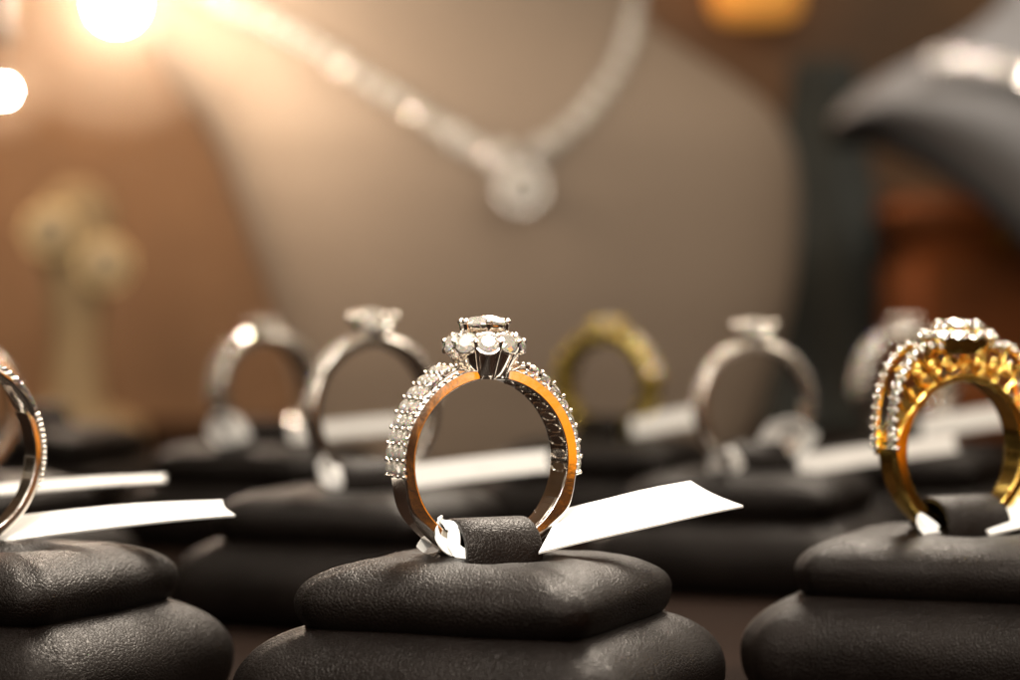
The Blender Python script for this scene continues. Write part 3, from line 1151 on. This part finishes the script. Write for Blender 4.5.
# orange-brown wooden case under the second bust
wc = thing('wooden_case', 'orange brown wooden case standing under the grey bust on the right', 'case', (150, 572, -3), 14)
rounded_box('case_body', (0, 0, 0), (84, 40, 60), M_AMBERWOOD, wc, 9.0)
rounded_box('case_lid', (0, 0, 60.3), (88, 44, 11), M_AMBERWOOD, wc, 4.0)
rounded_box('case_clasp', (-8, -23.2, 54), (9, 2, 12), M_GOLD, wc, 0.6)

# draped grey-green cloth between the two busts
bm = bmesh.new()
rings = []
for i in range(22):
    t = i / 21
    z = lerp(0, 112, t)
    rr = lerp(26, 9, t ** 0.8)
    rings.append([Vector(((rr * (1 + 0.16 * math.sin(5 * a + 3 * t) + 0.08 * math.sin(9 * a))) * math.cos(a),
                          0.6 * (rr * (1 + 0.16 * math.sin(5 * a + 3 * t))) * math.sin(a), z)) for a in [2 * PI * j / 64 for j in range(64)]])
loft(bm, rings)
o = link_mesh('draped_cloth', bm, M_GREEN, None, 180, Matrix.Translation((94, 560, -3)))
tag(o, 'dark grey green cloth draped over a post between the two busts', 'cloth')

# amber wall lamp glowing at the top
al = thing('wall_lamp', 'glowing amber wall lamp at the top, right of the large bust', 'lamp', (79, 622, 127))
bm = bmesh.new()
rings = [[(r_ * math.cos(2 * PI * k / 24), r_ * math.sin(2 * PI * k / 24), z_) for k in range(24)] for r_, z_ in ((11, 0), (14, 3), (15, 12), (12, 24), (7, 31))]
loft(bm, rings)
link_mesh('lamp_shade', bm, M_AMBER, al, 60)
rounded_box('wall_bracket', (0, 12, 10), (10, 6, 12), M_STEEL, al, 1)


# two lit globe lamps at the upper left
def globe_lamp(label, loc, rad):
    root = thing('display_lamp', label, 'lamp', loc, 0, 'lit display lamps')
    bm = bmesh.new()
    rings = [[(r_ * rad * math.cos(2 * PI * k / 32), r_ * rad * math.sin(2 * PI * k / 32), z_ * rad) for k in range(32)]
             for r_, z_ in ((0.25, 0.9), (0.25, 5.3), (1.1, 5.4), (1.1, 6.2), (0.3, 6.4))]
    loft(bm, rings)
    link_mesh('lamp_collar', bm, M_STEEL, root, 40)
    bm = bmesh.new()
    ball(bm, (0, 0, 0), rad, (1, 1, 1), 24, 16)
    link_mesh('bulb', bm, M_BULB, root, 180)
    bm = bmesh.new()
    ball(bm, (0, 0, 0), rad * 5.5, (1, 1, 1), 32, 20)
    link_mesh('glow_fog_ball', bm, M_GLOWFOG, root, 180)  # added ball of fog, imitates the glow around the bulb
    bm = bmesh.new()
    tube(bm, [(0, 0, 6.3 * rad), (0, 0, 60), (0, 0, 260)], 1.2, 10)
    link_mesh('lamp_stem', bm, M_STEEL, root, 60)
    return root


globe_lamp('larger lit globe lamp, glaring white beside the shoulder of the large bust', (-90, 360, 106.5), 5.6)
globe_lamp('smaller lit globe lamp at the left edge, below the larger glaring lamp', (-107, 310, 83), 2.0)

# cream earring stand far left
es = thing('earring_stand', 'small cream earring stand with two pale round earrings, blurred at far left', 'earring stand', (-118, 480, -3))
es.scale = (1.26, 1.26, 1.26)
bm = bmesh.new()
rings = [[(r_ * math.cos(2 * PI * k / 24), r_ * 0.7 * math.sin(2 * PI * k / 24), z_) for k in range(24)]
         for r_, z_ in ((15, 0), (15, 6), (6, 10), (5, 24), (6.5, 36), (9, 46), (8, 54), (3, 58))]
loft(bm, rings)
link_mesh('stand_post', bm, M_CREAM, es, 60)
for x, z in ((-4, 47), (7.5, 40)):
    bm = bmesh.new()
    m = frame_at((x, -8, z), (0.1, -1, 0.2))
    cup(bm, m, 5.2, 2.2, 0.5, 24)
    for k in range(9):
        a = 2 * PI * k / 9
        ball(bm, m @ Vector((5.3 * math.cos(a), 5.3 * math.sin(a), 0.4)), 1.1)
    e = link_mesh('earring', bm, M_PALEGOLD, es, 50)
    bm = bmesh.new()
    ball(bm, m @ Vector((0, 0, 0.2)), 4.7, (1, 0.7, 1), 20, 12)
    link_mesh('earring_pearl', bm, M_PEARL, e, 180)

# ================================================================== RINGS, PADS AND TAGS
ZB = 14.1
RING = 30
halo_ring('diamond_ring', 'white gold ring with flower halo and paved shoulders, in sharp focus on the centre pad', (-2.65, 0, ZB), 25)
display_pad('black leather pad under the sharply focused halo ring', -2.2, 0, 25, seed=1)

gallery_ring('diamond_ring', 'yellow gold ring with openwork scroll gallery and clustered crown, at the right edge', (50.5, 30, ZB), 27)
display_pad('black leather pad under the gold ring with scroll gallery', 50.8, 30, 27, seed=2)

split_ring('diamond_ring', 'split-shank ring cut off by the left edge, standing above the long white tag', (-59.0, 11, ZB), 38, M_WHITE)
display_pad('black leather pad under the split-shank ring at the left edge', -55.6, 11, 38, strap=False, seed=3)

solitaire_ring('diamond_ring', 'white gold solitaire ring just behind and left of the sharp halo ring', (-18.8, 97, ZB + 0.6), 35, M_SILVER, 8.8, 2.8, 1.6, 7, 0.75, 3.0, 2.0)
display_pad('black leather pad directly behind and left of the centre pad', -20.5, 97, 27, seed=4)

solitaire_ring('diamond_ring', 'blurred white ring furthest left of the back row with thick paved shoulders', (-43.2, 207, ZB), 33, M_SILVER, 8.0, 4.2, 1.9, 7, 0.9, 2.4, 1.2, 0, 2)
display_pad('black leather pad under the blurred white ring in the back row, left', -43, 207, 33, seed=5)

solitaire_ring('diamond_ring', 'blurred yellow gold ring with domed band, behind right of the halo ring', (17.6, 223, ZB), -30, M_LEMON, 7.7, 4.6, 2.3, 5, 1.0, 2.6, 0.9, 0, 2)
display_pad('black leather pad under the blurred yellow gold ring at the back', 17.6, 223, -30, seed=6)

solitaire_ring('diamond_ring', 'blurred pinkish ring with one raised stone, right of the halo ring', (36.8, 137, ZB), 22, M_SILVER, 8.3, 2.7, 1.5, 8, 0.75, 2.9, 2.0)
display_pad('black leather pad under the raised-stone ring right of centre', 36.8, 137, 22, seed=7)

solitaire_ring('diamond_ring', 'blurred white ring half hidden behind the gold ring with scroll gallery', (68.3, 200, ZB), 30, M_SILVER, 8.4, 4.0, 1.9, 7, 0.85, 2.2, 1.0, 0, 2)
display_pad('black leather pad hidden behind the pad of the right gold ring', 68.3, 200, 30, seed=8)

solitaire_ring('diamond_ring', 'blurred ring sliver at the left edge, behind the split-shank ring', (-80.5, 120, ZB), 30, M_SILVER, 8.4, 3.0, 1.7, 7, 0.75, 2.6, 1.6)
display_pad('black leather pad at the left edge, behind the split-shank ring', -80.5, 120, 30, seed=9)

display_pad('empty black leather pad far back at the left, before the earring stand', -92, 268, 30, strap=True, seed=10)

paper_tag('bright white paper tag of the sharp halo ring, pointing right over the centre pad',
          [(2.9, -3.2, 15.2), (24.4, 6, 19.2), (19.1, 9.5, 21.6), (5.4, 4.6, 18.9)], 0.15,
          tie=[([(-4.2, -3.0, 15.0), (-6.0, -3.9, 15.6), (-7.2, -3.8, 17.2), (-6.8, -2.2, 18.5), (-5.7, -3.6, 17.6), (-5.6, -4.3, 15.8), (-4.0, -4.4, 14.9)], 1.7, (0.3, 3.0)),
               ([(-9.2, -1.0, 15.4), (-8.0, -1.6, 16.6), (-6.4, -2.0, 16.0), (-3.6, -2.6, 15.3)], 1.5, (0.2, 1.6))])
paper_tag('long white paper tag of the split-shank ring, pointing right above the left pad',
          [(-57, 13, 14.3), (-29.9, 18, 17.25), (-31.7, 22, 18.6), (-58, 19, 16.6)], 0.4)
paper_tag('narrow paper tag at the left edge, behind the long white tag',
          [(-72, 50, 16.0), (-43.2, 66, 17.6), (-43.6, 69, 18.2), (-72, 55, 16.9)], 0.3)
paper_tag('pale tag strip of the solitaire ring, seen through the sharp halo ring',
          [(-13.5, 95, 14.6), (5.8, 104, 16.4), (5.4, 105, 19.2), (-14, 96.2, 17.6)], 0.4,
          tie=[([(-22.5, 92, 15.2), (-25.2, 91, 17.0), (-24.6, 92, 18.6), (-22.0, 92, 15.8)], 3.0, (0.2, 2.4))])
paper_tag('pale tag strip of the blurred white ring in the back row, left',
          [(-38, 202, 15.0), (-19, 212, 16.2), (-19.5, 213, 18.8), (-38.4, 203, 17.4)], 0.3,
          tie=[([(-48.5, 200, 14.3), (-51.2, 199, 18.2), (-48.5, 200, 19.5), (-46.0, 200, 15.4)], 4.0, (0.2, 2.4))])
paper_tag('pale tag strip of the blurred yellow gold ring at the back',
          [(22, 216, 15.0), (35.5, 224, 17.0), (35, 225, 20.2), (21.6, 217, 18.0)], 0.4)
paper_tag('crumpled white tag of the raised-stone ring right of centre',
          [(43, 130, 13.9), (67.5, 136, 17.2), (67.2, 137, 19.7), (42.6, 131, 16.9)], 0.6,
          tie=[([(31.5, 130, 14.0), (30.0, 129, 16.2), (32.5, 129, 17.6), (34.0, 130, 14.8)], 3.2, (0.2, 2.4)),
               ([(38, 137, 15.8), (41, 138, 20.2), (45, 138, 19.5), (43.5, 136, 15.6)], 5.0, (0.2, 1.4))])
paper_tag('pale tag strip of the half hidden ring, seen through the right gold ring',
          [(70, 192, 16.2), (90, 200, 18.5), (90, 201.2, 21.8), (70, 193, 19.4)], 0.5)
paper_tag('white tag of the gold ring with scroll gallery, at the right edge',
          [(53.5, 25.5, 14.5), (80, 36, 18.0), (77, 40, 20.4), (52, 32, 16.8)], 0.4,
          tie=[([(47.8, 25, 14.2), (46.0, 24.5, 15.2), (45.5, 25, 16.6), (47.6, 25.4, 15.0)], 1.8, (0.2, 2.6))])
